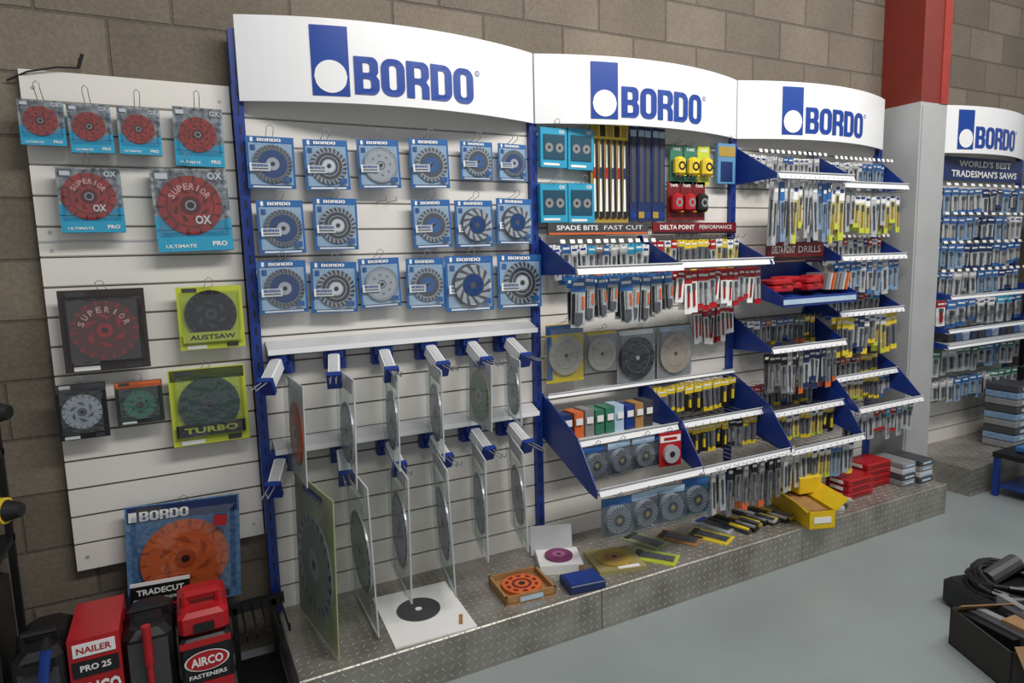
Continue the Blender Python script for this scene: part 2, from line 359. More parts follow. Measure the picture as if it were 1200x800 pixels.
def red_pack(x,z,w,h,big=False,depth=.02,y=-.03):
    b=MB(); b.box((0,depth/2,0),(w,depth,h),marble)
    b.box((0,-.001,-h*.36),(w,.003,h*.27),cyan)
    b.box((w*.5+.0005,depth/2,0),(.001,depth,h*.98),cyan)
    b.prism([(-w*.5,-h*.24),(w*.5,-h*.24),(w*.5,-h*.10),(0,-h*.18),(-w*.5,-h*.06)],1,-.0025,-.001,cyan)
    r=w*(.38 if not big else .42); c=(-w*.02,-.006,h*.04 if not big else h*.06)
    b.cyl((c[0],-.003,c[2]),c,r,redmet,40); dk=mat('blade_red_dark',(104,28,26),.35,metal=.3)
    b.segs((c[0],-.007,c[2]),r*.8,r,dk,10 if not big else 14,.16); b.ring((c[0],-.0065,c[2]),r*.72,r*.76,dk,36)
    b.segs((c[0],-.0068,c[2]),r*.42,r*.58,dk,8,.4,.3)
    b.ring((c[0],-.0075,c[2]),r*.18,r*.32,dk,24); b.ring((c[0],-.0078,c[2]),r*.12,r*.17,steel,24); b.ring((c[0],-.008,c[2]),0,r*.12,blk,16)
    if big:
        n=8
        for i,ch in enumerate('SUPERIOR'):
            a=D(150-120*i/(n-1)); b.text(ch,(c[0]+r*.64*math.cos(a),-.009,c[2]+r*.64*math.sin(a)),r*(.16 if ch!='I' else .05),r*.22,mat('print_pink',(225,165,155),.5),.03,rot=a-D(90))
        b.text('OX',(c[0]+r*.35,-.009,c[2]-r*.5),r*.5,r*.3,pwhite,.03)
    b.text('OX',(w*.34,-.004,h*.41),w*.2,h*.09,pwhite,.03); b.text('ULTIMATE',(-w*.2,-.004,-h*.43),w*.4,h*.04,pwhite,.02); b.text('PRO',(w*.32,-.004,-h*.41),w*.2,h*.06,pwhite,.03)
    b.box((-w*.36,-.004,h*.41),(w*.16,.001,h*.07),pwhite)
    blister(b,w*.92,h*.8,.014,h*.08,-.002,.86)
    hookw(b,h*.5,.06,w=.008,up=.03)
    b.obj('boxed_saw_blade',(x,y,z),(0,D(random.uniform(-1.5,1.5)),D(random.uniform(-3,3))))
for t in [(-.33,2.00,.12,.14),(-.20,1.99,.12,.155),(-.06,1.99,.125,.155),(.12,1.98,.155,.2)]: red_pack(*t)
red_pack(-.22,1.76,.18,.21,True,.025); red_pack(.08,1.73,.24,.285,True,.03)
def disc_card(name,x,z,w,h,back,top,discm,rim,txt=None,txm=None,y=-.02,band=None,rot=0,rr=.4,dz=0):
    b=MB(); b.box((0,0,0),(w,.006,h),back)
    if top: b.box((0,-.0035,h*.42),(w*.96,.002,h*.14),top)
    r=w*rr; c=(0,-.012,dz*h); b.cyl((0,-.004,c[2]),c,r,discm,44); b.segs((0,-.013,c[2]),r*.84,r,rim,18,.2); b.segs((0,-.0128,c[2]),r*.4,r*.58,rim,6,.4,.5)
    b.ring((0,-.0135,c[2]),r*.1,r*.24,rim,22); b.ring((0,-.0136,c[2]),0,r*.1,blk,14)
    if txt and not band:
        n=len(txt)
        for i,ch in enumerate(txt):
            a=D(160-140*i/(n-1)); b.text(ch,(r*.7*math.cos(a),-.0145,c[2]+r*.7*math.sin(a)),r*(.15 if ch!='I' else .05),r*.2,txm,.03,rot=a-D(90))
    if band: b.box((0,-.015,-h*.3),(w*.9,.002,h*.16),band); b.text(txt or 'DIAMOND',(0,-.0165,-h*.3),w*.7,h*.08,txm or blk,.03)
    b.box((-w*.25,-.004,-h*.46),(w*.3,.002,h*.05),pwhite); b.box((w*.3,-.004,-h*.45),(w*.18,.002,h*.06),dgry); b.box((-w*.3,-.004,h*.45),(w*.22,.002,h*.06),dgry if back!=blk else lgry)
    blister(b,w*.92,h*.84,.022,0,-.004,.88); hookw(b,h*.5,.05,up=.012)
    return b.obj(name,(x,y,z),(0,D(rot),0))
disc_card('saw_blade_card',-.22,1.33,.25,.275,mat('card_dark_brown',(50,38,38),.3,coat=.4),None,mat('blade_rust',(104,50,48),.35,metal=.3),red,'SUPERIOR',mat('print_pink2',(215,165,155),.5))
disc_card('saw_blade_card',.11,1.35,.215,.225,ylw2,None,blk,dgry,'AUSTSAW',blk,band=ylw2,dz=.06)
disc_card('saw_blade_card',-.31,1.06,.145,.19,blk,dgry,steel,dsteel,None,None)
disc_card('saw_blade_card',-.14,1.07,.145,.15,mat('card_dark_green',(40,52,44),.35),orng,green,dgry,None,None,rr=.34,dz=-.05)
disc_card('saw_blade_card',.08,1.03,.255,.28,ylw2,mat('card_olive_dark',(70,80,40),.4),mat('blade_dark_green',(48,78,66),.35,metal=.2),dgry,'TURBO',ylw2,band=blk,dz=.02)
disc_card('saw_blade_card',-.045,.487,.375,.40,mat('card_navy_grid',(62,104,150),.35,scale=60,rgb2=(96,134,170),coat=.3),dblue,mat('blade_orange',(222,104,48),.4,metal=.0,var=.12,scale=40),mat('blade_orange_dk',(180,80,40),.4),None,pwhite,y=-.01,rot=3,rr=.39,dz=-.04)
b=MB(); b.brand((0,0,0),.16,.035,pwhite); b.box((-.1,0,0),(.025,.002,.035),pwhite); b.obj('product_label',(-.10,-.018,.652),(0,D(3),0))
b=MB(); b.box((0,0,0),(.19,.004,.115),pwhite); b.box((0,-.003,-.005),(.19,.002,.10),blk); b.text('TRADECUT',(0,-.005,.022),.15,.022,pwhite,.03); b.text('SEGMENTED DIAMOND',(0,-.005,-.008),.17,.013,pwhite,.01); b.box((0,-.005,-.035),(.14,.001,.008),red)
b.obj('product_label',(-.135,-.05,.365),(0,D(3),0))
b=MB(); b.box((0,0,0),(.045,.002,.04),red,ry=D(10)); b.obj('product_label',(.08,-.045,.60))
# ------------------------------------------------------------------ ledges and swing arms in bay 1
for z in (1.215,.835):
    b=MB(); b.prism([(0,z-.03),(0,z+.03),(-.012,z+.03),(-.075,z+.005),(-.08,z-.012),(-.07,z-.012),(-.01,z+.01),(-.01,z-.03)],0,X0+.03,X0+W-.03,lgry)
    b.prism([(-.0805,z-.014),(-.0805,z+.006),(-.083,z+.006),(-.083,z-.014)],0,X0+.03,X0+W-.03,hwhite)
    b.obj('display_ledge')
def arm(x,z,yaw):
    b=MB(); b.box((0,-.02,0),(.085,.04,.085),blue); b.box((0,-.045,.022),(.07,.05,.035),blue)
    b.box((0,-.11,-.025),(.042,.15,.045),hwhite,rx=D(28)); b.box((0,-.115,-.005),(.030,.14,.012),lgry,rx=D(28))
    b.box((0,-.182,-.064),(.054,.022,.064),blue,rx=D(28)); b.box((0,-.05,.002),(.054,.03,.064),blue,rx=D(28))
    b.wire([(-.01,-.05,-.03),(-.01,-.30,-.055),(-.01,-.31,-.035)],.0025,chrome); b.wire([(.01,-.05,-.03),(.01,-.30,-.055),(.01,-.31,-.035)],.0025,chrome)
    b.obj('arm',(x,-.002,z),(0,0,D(yaw)))
def hang_pack(x,z,w,h,yaw,disc,card,y=-.05,full=False):
    b=MB()
    if card: b.box((w/2,0,-h/2),(w,.004,h),card)
    else:
        b.add([(0,0,0),(w,0,0),(w,0,-h),(0,0,-h)],[(0,1,2,3)],clear2)
        for p,q in (((0,0,0),(w,0,0)),((w,0,0),(w,0,-h)),((w,0,-h),(0,0,-h)),((0,0,-h),(0,0,0))): b.wire([p,q],.004,lgry,4)
        b.box((w/2,-.002,-.03),(w*.8,.002,.05),lgry)
    r=w*.43; c=(w/2,-.006,-h*.54); b.cyl((w/2,.001,c[2]),c,r,disc,40); b.segs((w/2,-.007,c[2]),r*.85,r,dsteel,22,.4,.05); b.ring((w/2,-.0075,c[2]),r*.15,r*.3,lgry,22); b.ring((w/2,-.008,c[2]),0,r*.1,blk,12)
    if full: b.ring((w/2,-.0072,c[2]),r*.32,r*.8,mat('faded_green',(128,148,124),.5),36); b.brand((w/2,-.006,-h*.06),w*.5,.03,logoblue)
    if card: blister(b,1,1,.0) if False else b.add([(w*.03,-.02,-h*.03),(w*.97,-.02,-h*.03),(w*.97,-.02,-h*.97),(w*.03,-.02,-h*.97)],[(0,1,2,3)],clear2)
    if not card: b.add([(w*.03,-.018,-h*.1),(w*.97,-.018,-h*.1),(w*.97,-.018,-h*.97),(w*.03,-.018,-h*.97)],[(0,1,2,3)],clear2)
    b.obj('hanging_pack',(x,y,z),(D(random.uniform(-2,2)),0,D(-90-yaw)))
AX=[35,54.5,73,91.5,110,128]
top=[(.27,.36,-2,orng,lgry),(.27,.40,2,steel,None),(.27,.36,7,steel,None),(.27,.35,10,steel,None),(.25,.27,3,olive,lgry),(.24,.27,14,steel,None)]
bot=[(.42,.56,-8,steel,olive),(.36,.56,1,steel,None),(.34,.48,6,steel,None),(.34,.50,11,steel,None),(.30,.42,14,steel,None),(.30,.42,16,steel,None)]
for i,x in enumerate(AX):
    group('swing_arm_saw_blade_display'); arm(x/100,1.165,[-28,-14,-4,4,6,8][i]); w,h,y,d,c=top[i]; hang_pack(x/100+.005,1.115,w,h,y,d,c,full=(i==4)); endgroup()
    group('swing_arm_saw_blade_display'); arm(x/100-(.02 if i==0 else 0),.785,[-22,-8,0,4,6,8][i]); w,h,y,d,c=bot[i]; hang_pack(x/100+.005,.745,w,h,y,d,c,full=(c is not None)); endgroup()
# ------------------------------------------------------------------ bay 2 upper items
def teal_pack(x,z,w,h):
    b=MB(); b.box((0,.01,0),(w,.024,h),cyan); b.box((0,-.004,h*.02),(w*.8,.004,h*.62),mat('teal_dark',(24,70,90),.35))
    for sx in (-.2,.2): b.ring((sx*w,-.007,0),w*.05,w*.15,gry,20); b.ring((sx*w,-.0075,0),0,w*.05,blk,10)
    b.text('OX',(w*.3,-.004,h*.41),w*.22,h*.09,pwhite,.03); b.box((-w*.1,-.003,-h*.42),(w*.6,.002,h*.06),pwhite)
    hookw(b,h*.5,.06); b.obj('boxed_disc_pack',(x,-.055,z),(0,D(random.uniform(-1,1)),0))
for t in [(.153+1.39,2.01,.135,.17),(1.685,2.01,.135,.18),(1.54,1.77,.14,.17),(1.685,1.77,.14,.18)]: teal_pack(*t)
b=MB(); b.box((0,0,0),(.21,.004,.46),gold); b.box((0,-.003,.19),(.2,.002,.07),yel)
for i in range(5): b.box((-.08+.04*i,-.0045,.19),(.03,.001,.05),blk if i%2 else gold)
for i in range(6):
    x=-.085+.034*i; b.prism([(x-.013,-.2),(x+.010,-.2),(x+.012,.10),(x-.004,.13)],1,-.008,-.004,pwhite)
    b.prism([(x+.004,-.2),(x+.016,-.2),(x+.017,.15),(x-.002,.15)],1,-.0085,-.008,blk); b.box((x-.005,-.009,.0),(.010,.001,.05),[red,dblue][i%2]); b.box((x,-.009,-.19),(.024,.002,.03),blk)
hookw(b,.23,.05); b.obj('reciprocating_blade_card',(1.85,-.045,1.91))
b=MB()
for i in range(5):
    x=-.085+.043*i; b.box((x,-.006*(i%2),0),(.04,.006,.44),dblue); b.box((x,-.006*(i%2)-.004,.02),(.02,.002,.3),dgry); b.box((x,-.006*(i%2)-.004,.19),(.034,.002,.03),cardlt); b.box((x,-.006*(i%2)-.004,-.19),(.034,.002,.03),gold if i%2 else blue)
hookw(b,.22,.05); b.obj('hacksaw_blade_packs',(2.07,-.045,1.91))
def tape(x,z,body,card):
    b=MB(); b.box((0,0,0),(.078,.003,.19),card); b.text('TAPE',(0,-.002,.075),.05,.014,pwhite if card!=yel else blk,.02)
    b.bbox((0,-.024,-.01),(.066,.04,.09),body,.012); b.ring((0,-.0445,-.01),.012,.022,blk if body==yel else gry,18); b.box((.03,-.02,-.053),(.02,.02,.004),yel)
    hookw(b,.095,.05); b.obj('tape_measure_pack',(x,-.045,z))
for i in range(3): tape(2.25+.088*i,1.965,yel,green if i<2 else ylw2)
for i in range(3): tape(2.235+.082*i,1.79,red if i!=2 else blk,dred)
b=MB(); b.box((0,0,0),(.12,.02,.2),mat('pack_sky',(90,140,180),.4)); b.box((0,-.011,.06),(.11,.002,.05),gold); b.box((0,-.011,-.04),(.08,.002,.1),dblue); hookw(b,.1,.05); b.obj('boxed_blade_set',(2.57,-.05,1.98))
def sign(x0,x1,z,h,bg,t1,m1,t2=None,y=-.06,band=None):
    b=MB(); w=x1-x0; b.box((0,0,0),(w,.008,h),bg)
    b.text(t1,(-w*.22,-.0055,h*.1),w*.4,h*.4,m1,.02)
    if t2: b.text(t2,(w*.24,-.0055,h*.1),w*.4,h*.36,m1,.0)
    if band: b.box((0,-.0048,-h*.38),(w*.98,.001,h*.16),band)
    b.box((0,.03,0),(w*.3,.06,.01),gry)
    b.obj('shelf_sign',((x0+x1)/2,y,z))
sign(1.5,2.06,1.655,.055,dgry,'SPADE BITS',pwhite,'FAST CUT',band=orng)
sign(2.09,2.64,1.655,.055,dred,'DELTA POINT',pwhite,'PERFORMANCE',band=blk)
sign(2.78,3.22,1.525,.10,dred,'DELTA POINT',pwhite,'DRILLS',y=-.14,band=blk)
for i,(x,z,w,h,m,cm) in enumerate([(1.58,1.09,.2,.27,sand,yel),(1.78,1.08,.18,.2,sand,lgry),(1.99,1.04,.23,.26,blk,lgry),(2.23,1.04,.22,.26,mat('felt_disc',(176,158,140),.8),lgry)]):
    b=MB(); b.box((0,0,0),(w,.003,h),cm if i==0 else mat('pack_clear_mid',(148,148,148),.3,var=.1,coat=.4))
    if i==0: b.box((0,-.002,.11),(w,.002,.04),cardblue); b.box((-w*.42,-.002,-.02),(.03,.002,.2),cardblue)
    else: b.box((0,-.002,h*.44),(w*.9,.002,h*.08),[cardlt,yel,pwhite][i%3])
    b.cyl((0,0,-.01),(0,-.014,-.01),w*.45,m,40); b.ring((0,-.0145,-.01),0,w*.05,dgry if m!=blk else lgry,14); b.ring((0,-.0145,-.01),w*.3,w*.31,gry,36)
    blister(b,w*.96,h*.92,.02,0,-.003,.92); hookw(b,h*.5,.05); b.obj('sanding_disc_pack',(x,-.06,z))
# ------------------------------------------------------------------ racks
def bracket(x,pts,name='bracket'):
    b=MB(); b.prism(pts,0,x-.0025,x+.0025,blue); b.box((x,-.008,(pts[0][1]+pts[-1][1])/2),(.02,.014,abs(pts[0][1]-pts[-1][1])),blue); b.obj(name)
def strip(x0,x1,y,z,h=.034):
    b=MB(); b.box(((x0+x1)/2,y,z),(x1-x0,.004,h),hwhite,rx=D(-25)); b.box(((x0+x1)/2,y+.014,z-.012),(x1-x0,.024,.004),lgry)
    b.box(((x0+x1)/2,y-.001,z+h*.5),(x1-x0,.008,.004),lgry,rx=D(-25))
    b.obj('price_rail')
def bits(name,x0,x1,n,y,zt,h,w,kinds,layers=2,dy=.035,tags=False,jit=1):
    b=MB(); dx=(x1-x0)/n
    for i in range(n):
        x=x0+dx*(i+.5)+random.uniform(-.004,.004); k=kinds[int(i*len(kinds)/n)] if random.random()<.8 else random.choice(kinds)
        b.wire([(x,0,zt+.005),(x,y-.05,zt+.005),(x,y-.055,zt+.02)],.0018,chrome,4)
        if tags: b.box((x,y-.058,zt+.012),(w*.6,.002,.018),pwhite,rx=D(-20))
        wj=w*random.uniform(.82,1.12); hj=random.choice([1,1,.9,1.06,.8])
        for j in range(layers-1,-1,-1):
            hh=h*hj*random.uniform(.94,1.04); hd,bd,it=k[:3]; ft=k[3] if len(k)>3 else None
            b.M=Matrix.Translation((x+random.uniform(-.004,.004),y+j*dy,zt-random.uniform(0,.008)))@Matrix.Rotation(D(random.uniform(-16,8)*jit),4,'Z')@Matrix.Rotation(D(random.uniform(-4,4)*jit),4,'Y')
            hf=random.uniform(.22,.32)
            b.box((0,0,-hh/2),(wj,.004,hh),bd); b.box((0,-.0008,-hh*hf/2),(wj*1.01,.005,hh*hf),hd)
            b.box((0,-.0045,-hh*hf*.45),(wj*.74,.001,hh*.06),pwhite if hd!=pwhite else blue); b.ring((0,-.0045,-hh*.035),0,.003,blk,6)
            if ft: b.box((0,-.001,-hh*.92),(wj*1.01,.005,hh*.14),ft)
            if it:
                if it=='spade':
                    b.cyl((0,-.006,-hh*.32),(0,-.006,-hh*.7),wj*.07,steel,6); b.prism([(-wj*.3,-hh*.7),(wj*.3,-hh*.7),(wj*.3,-hh*.9),(0,-hh*.96),(-wj*.3,-hh*.9)],1,-.009,-.005,dsteel); b.box((-wj*.34,-.005,-hh*.62),(wj*.24,.002,hh*.6),blk); b.box((wj*.34,-.005,-hh*.5),(wj*.16,.002,hh*.25),orng)
                else:
                    b.cyl((0,-.006,-hh*(hf+.04)),(0,-.006,-hh*.84),wj*.15,it,6); b.cyl((0,-.0065,-hh*(hf+.04)),(0,-.0065,-hh*(hf+.2)),wj*.2,dsteel,6)
            b.M=Matrix()
    return b.obj(name)
def brush_packs(x0,x1,n,y,z,s):
    for i in range(n):
        x=x0+(x1-x0)*(i+.5)/n; b=MB(); b.box((0,0,0),(s*.92,.004,s*1.05),bodydk if i!=3 else mat('card_teal_dark',(20,90,110),.4)); b.box((0,-.003,s*.42),(s*.9,.003,s*.2),cardlt if i%3 else cardblue)
        b.cyl((0,0,-.01),(0,-.025,-.01),s*.38,steel,30,s*.36); b.segs((0,-.0265,-.01),s*.18,s*.37,dsteel,24,.45,.2); b.ring((0,-.0268,-.01),s*.08,s*.17,dgry,20); b.ring((0,-.027,-.01),0,s*.06,gold,10)
        blister(b,s*.88,s*.95,.035,-.01,-.003,.9)
        hookw(b,s*.52,.1); b.obj('wire_brush_pack',(x,y,z+random.uniform(-.005,.005)),(0,D(random.uniform(-3,3)),D(random.uniform(-8,4))))
XA,XB,XC,XD,XE=1.457,2.057,2.657,3.257,3.857
KB=(cardblue,bodyclr,bitm,cardblue); KB2=(cardblue,bodybl,bitm); KW=(pwhite,bodyclr,bitm); KW2=(pwhite,bodydk,bitm,yel); KY=(yel,bodydk,dsteel,yel); KY2=(yel,blk,yel); KR=(red,bodyclr,bitm,red); KR2=(red,pwhite,red); KG=(lgry,bodyclr,dsteel); KG2=(gry,bodydk,bitm,orng)
KD=(dblue,bodyclr,dsteel,dblue); KD2=(blk,bodydk,bitm); KYG=(pwhite,bodyyg,gold,ylw2); KGR=(green,bodyclr,bitm); KO=(orng,bodyclr,bitm)
KS=(cardblue,bodyclr,'spade'); KCY=(cyan,bodyclr,bitm)
tri=lambda zt,zf,yf,yb=0.0:[(yb,zt),(yf,zf+.012),(yf,zf-.012),(yb,zf-.02)]
group('display_shelf_rack')
for x in (XA+.024,XB,XC-.024): bracket(x,tri(1.625,1.47,-.312))
strip(XA+.03,XB-.004,-.32,1.472); strip(XB+.004,XC-.0,-.295,1.482)
bits('drill_bit_packs',XA+.04,XB-.02,12,-.10,1.585,.16,.04,[KB,KW,KG2,KB,KG,KCY,KW],2,tags=True)
bits('spade_bit_packs',XA+.04,XB-.02,9,-.265,1.450,.20,.058,[KS],2)
bits('drill_bit_packs',XB+.03,XC-.03,13,-.10,1.60,.16,.038,[KR,KY,KY,KR,KYG],2)
bits('drill_bit_packs',XB+.03,XC-.03,14,-.245,1.455,.19,.038,[KR2,KR,KR2,KR,KR2],2)
endgroup()
bits('drill_bit_packs',XB+.30,XC-.03,9,-.06,1.27,.21,.030,[KR2,KR,KR2],2,dy=.02)
low=[(0,.90),(-.09,.875),(-.32,.755),(-.458,.575),(-.455,.535),(-.40,.545),(0,.70)]
group('display_shelf_rack')
for x in (XA+.024,XB,XC-.024): bracket(x,low)
strip(XA+.03,XB-.01,-.30,.73); strip(XB+.01,XC-.01,-.27,.72); strip(XA+.03,XB-.01,-.465,.562); strip(XB+.01,XC,-.45,.553); strip(XA+.03,XC-.01,-.06,.895,.02)
b=MB()
for i,m in enumerate([dblue,orng,gry,green,green,cardlt,blue,wood,dgry]):
    b.box((1.52+.057*i,-.13,.772),(.05,.09,.11+.01*(i%3)),m,rz=D(random.uniform(-6,6))); b.box((1.52+.057*i,-.182,.79),(.035,.002,.03),pwhite)
b.box((1.765,-.13,.708),(.56,.16,.008),lgry); b.obj('abrasive_boxes')
brush_packs(XA+.05,XB-.01,4,-.295,.635,.14)
brush_packs(XA+.06,XB+.04,4,-.44,.435,.16)
b=MB(); b.box((0,0,0),(.12,.004,.16),red); b.box((0,-.003,.05),(.11,.002,.03),pwhite); b.box((0,-.0045,.05),(.07,.001,.014),red); b.cyl((0,0,-.02),(0,-.02,-.02),.042,steel,24); b.ring((0,-.0205,-.02),.0,.015,blk,12); b.obj('wire_brush_pack',(1.97,-.335,.64),(0,0,D(-6)))
bits('driver_bit_packs',XB+.03,XC-.03,9,-.10,.87,.15,.052,[KY,KY2,KY,KY2],2)
bits('driver_bit_packs',XB+.03,XC-.03,11,-.24,.70,.15,.046,[KY2,KY,KY2,KD2,KY],3)
bits('hand_tool_packs',XB+.06,XC-.01,10,-.43,.545,.23,.032,[KG,KD2,KG2,KD,KD2,KG],2)
endgroup()
def rack(x0,x1,zw,ys,zs,rows,second=None):
    group('display_shelf_rack')
    P=tri(zw,zs,ys+.008) if not second else [(0,zw),(-.09,zw-.02),(ys,zs+.02),(second[0]+.008,second[1]+.012),(second[0]+.008,second[1]-.014),(0,zs-.08)]
    bracket(x0+.006,P); bracket(x1-.006,P); strip(x0+.01,x1-.005,ys,zs)
    if second: strip(x0+.01,x1-.005,second[0],second[1])
    for nm,n,y,z,h,w,k,ly,tg in rows: bits(nm,x0+.03,x1-.02,n,y,z,h,w,k,ly,tags=tg)
    endgroup()
rack(XC+.02,XD,2.08,-.29,1.90,[('masonry_bit_packs',13,-.08,2.03,.15,.034,[KW,KG,KB,KW,KG],2,True),('masonry_bit_packs',15,-.245,1.88,.31,.030,[KG,KYG,KG,KB2,KYG],2,False)])
rack(XD,XE-.02,2.08,-.22,1.875,[('masonry_bit_packs',13,-.08,2.02,.15,.034,[KW,KG,KB2],2,True),('masonry_bit_packs',12,-.18,1.84,.22,.036,[KG,KYG,KW,KYG],2,False)])
rack(XD,XE-.02,1.615,-.23,1.48,[('drill_bit_packs',12,-.08,1.59,.15,.038,[KW,KG,KD,KR],2,True),('drill_bit_packs',11,-.19,1.46,.18,.044,[KB,KW,KG,KB2],2,False)])
rack(XD,XE-.02,1.30,-.23,1.17,[('drill_bit_packs',11,-.08,1.27,.14,.040,[KB,KD,KR,KCY],2,False),('drill_bit_packs',11,-.19,1.15,.22,.046,[KY,KD,KW2,KYG,KY],2,False)])
rack(XC+.02,XD,1.195,-.28,1.025,[('driver_bit_packs',12,-.09,1.16,.14,.040,[KW2,KO,KB,KG2,KY],2,False),('driver_bit_packs',12,-.235,1.0,.21,.040,[KD2,KG,KD,KD,KG2],2,False)])
rack(XC+.02,XD,.83,-.28,.69,[('hole_saw_packs',10,-.09,.80,.14,.046,[KR,KY,KB,KO],2,False),('hole_saw_packs',11,-.235,.67,.15,.046,[KY,KW2,KY,KYG,KY2],3,False),('hole_saw_packs',11,-.365,.505,.19,.046,[KG,KY,KYG,KB2,KW2],2,False)],(-.41,.525))
rack(XD,XE-.02,.91,-.21,.80,[('jigsaw_blade_packs',11,-.08,.89,.13,.042,[KD,KO,KY],2,False),('jigsaw_blade_packs',11,-.165,.78,.14,.044,[KW2,KYG,KY,KB],2,False),('jigsaw_blade_packs',10,-.325,.63,.17,.046,[KG,KR,KCY,KGR],3,False)],(-.37,.655))
group('display_tray')
b=MB(); b.prism([(0,1.46),(0,1.34),(-.34,1.25),(-.34,1.30),(-.335,1.30),(-.335,1.262),(-.005,1.35),(-.005,1.46)],0,XC+.033,XD-.01,blue)
for x in (XC+.033,XD-.01): b.prism([(0,1.46),(0,1.33),(-.34,1.25),(-.34,1.30)],0,x-.003,x+.003,blue)
b.box(((XC+XD)/2,-.343,1.275),(.55,.003,.025),cardlt); b.obj('tray')
b=MB()
for i in range(4):
    x=XC+.12+.115*i; yy=-.17 if i%2 else -.21; z=1.345 if i%2 else 1.335
    b.bbox((x,yy,z),(.145,.11,.035),red,.008,rz=D(random.uniform(-15,15))); b.bbox((x,yy,z+.035),(.14,.10,.03),red,.008,rz=D(random.uniform(-12,12))); b.box((x,yy-.056,z+.015),(.03,.004,.02),dred)
b.obj('drill_set_cases')
b=MB()
for i in range(7): b.box((XD-.12+.014*i,-.17-.01*i,1.36),(.01,.16,.09),[gry,lgry,orng,gry][i%4],rz=D(-8),ry=D(12))
b.obj('boxed_drill_sets')
endgroup()
# ------------------------------------------------------------------ things on the plinth
ZP=HP
b=MB(); b.box((0,0,.003),(.31,.38,.006),pwhite); b.cyl((-.01,.02,.006),(-.01,.02,.010),.085,dgry,40); b.cyl((-.01,.02,.0101),(-.01,.02,.0108),.013,pwhite,16); b.box((.115,-.12,.0065),(.015,.07,.001),wood,rz=D(-20)); b.obj('grinding_disc_on_card',(.755,-.315,ZP),(0,0,D(-3)))
b=MB(); b.box((0,0,.006),(.22,.2,.012),wood)
for s in (-1,1): b.box((s*.105,0,.022),(.01,.2,.03),wood); b.box((0,s*.095,.022),(.22,.01,.03),wood)
b.cyl((0,0,.012),(0,0,.028),.082,orng,36); b.M=Matrix.Translation((0,0,.029))@Matrix.Rotation(D(-90),4,'X'); b.ring((0,0,0),.03,.042,dred,24); b.segs((0,-.001,0),.055,.068,dred,10,.5); b.ring((0,-.001,0),0,.014,blk,12); b.M=Matrix()
b.box((.0,-.102,.018),(.1,.002,.018),cardlt)
b.obj('boxed_diamond_disc',(1.175,-.35,ZP),(0,0,D(-5)))
b=MB(); b.box((0,0,.02),(.19,.17,.04),pwhite); b.box((-.02,.088,.08),(.19,.008,.13),lgry,rx=D(-12)); b.cyl((0,0,.04),(0,0,.05),.062,purple,30); b.cyl((0,0,.05),(0,0,.052),.03,mat('purple_lt',(160,90,130),.6),20); b.cyl((0,0,.052),(0,0,.0525),.01,blk,10); b.box((.085,-.087,.02),(.02,.002,.03),wood); b.obj('boxed_abrasive_wheel',(1.42,-.24,ZP),(0,0,D(-22)))
b=MB(); b.bbox((0,0,.018),(.16,.12,.035),dblue,.004); b.box((0,0,.0365),(.14,.1,.002),blue); b.obj('blue_drill_case',(1.41,-.445,ZP),(0,0,D(-8)))
b=MB(); b.box((0,0,.008),(.22,.21,.016),mat('card_khaki',(150,140,90),.6)); b.cyl((0,0,.016),(0,0,.024),.085,gold,30); b.cyl((0,0,.024),(0,0,.026),.045,wood,24); b.cyl((0,0,.026),(0,0,.027),.012,blk,12); b.box((.03,-.09,.018),(.1,.02,.003),pwhite); b.obj('boxed_wire_wheel',(1.65,-.34,ZP),(0,0,D(-14)))
for x,y,rz,c in ((1.83,-.40,38,ylw2),(1.90,-.24,20,olive),(2.06,-.30,30,wood),(2.20,-.36,25,yel),(2.32,-.27,15,lgry)):
    b=MB(); b.box((0,0,.003),(.11,.20,.006),c); b.box((0,-.01,.007),(.05,.15,.006),dsteel); b.box((0,.08,.0065),(.09,.03,.002),blk if c!=lgry else blue)
    b.add([(-.048,-.095,.014),(.048,-.095,.014),(.048,.06,.014),(-.048,.06,.014)],[(0,1,2,3)],clear); b.obj('blade_packet',(x,y,ZP),(0,0,D(rz)))
b=MB()
for i in range(9):
    x=2.36+.036*i; y0=-.40+random.uniform(-.03,.02); b.box((x,y0+.09,ZP+.012+.006*(i%3)),(.032,.23,.012),[dgry,blk,gold,gry,blk,lgry][i%6],rz=D(14+random.uniform(-6,6))); b.box((x+.005,y0+.03,ZP+.024+.006*(i%3)),(.02,.1,.008),[yel,gry,dsteel][i%3],rz=D(14))
b.obj('chisel_packets')
b=MB(); Y=mat('box_yellow',(216,182,30),.45)
def openbox(b,c,d,m,rz,t=.004):
    M=Matrix.Translation(c)@Matrix.Rotation(rz,4,'Z'); o=b.M; b.M=M
    b.box((0,0,t/2),(d[0],d[1],t),m)
    for s in (-1,1): b.box((s*(d[0]-t)/2,0,d[2]/2),(t,d[1],d[2]),m); b.box((0,s*(d[1]-t)/2,d[2]/2),(d[0],t,d[2]),m)
    b.M=o
openbox(b,(0,0,0),(.14,.36,.09),Y,0); b.box((.11,.0,.11),(.09,.34,.004),Y,ry=D(-40)); b.box((-.10,.0,.11),(.08,.34,.004),Y,ry=D(45)); b.box((0,-.02,.055),(.1,.24,.05),wood); b.box((0,-.182,.045),(.09,.002,.03),pwhite)
b.bbox((.06,.11,.14),(.14,.14,.09),Y,.004,rz=D(10))
b.obj('yellow_parts_box',(2.79,-.40,ZP),(0,0,D(-20)))
for x,y,n in ((3.27,-.32,3),(3.50,-.27,4)):
    b=MB()
    for k in range(n): b.bbox((random.uniform(-.004,.004),0,.018+.036*k),(.21,.15,.034),red,.004); b.box((0,-.076,.018+.036*k),(.14,.002,.008),dred); b.box((-.106,0,.018+.036*k),(.002,.08,.018),pwhite)
    b.obj('red_drill_boxes',(x,y,ZP))
b=MB()
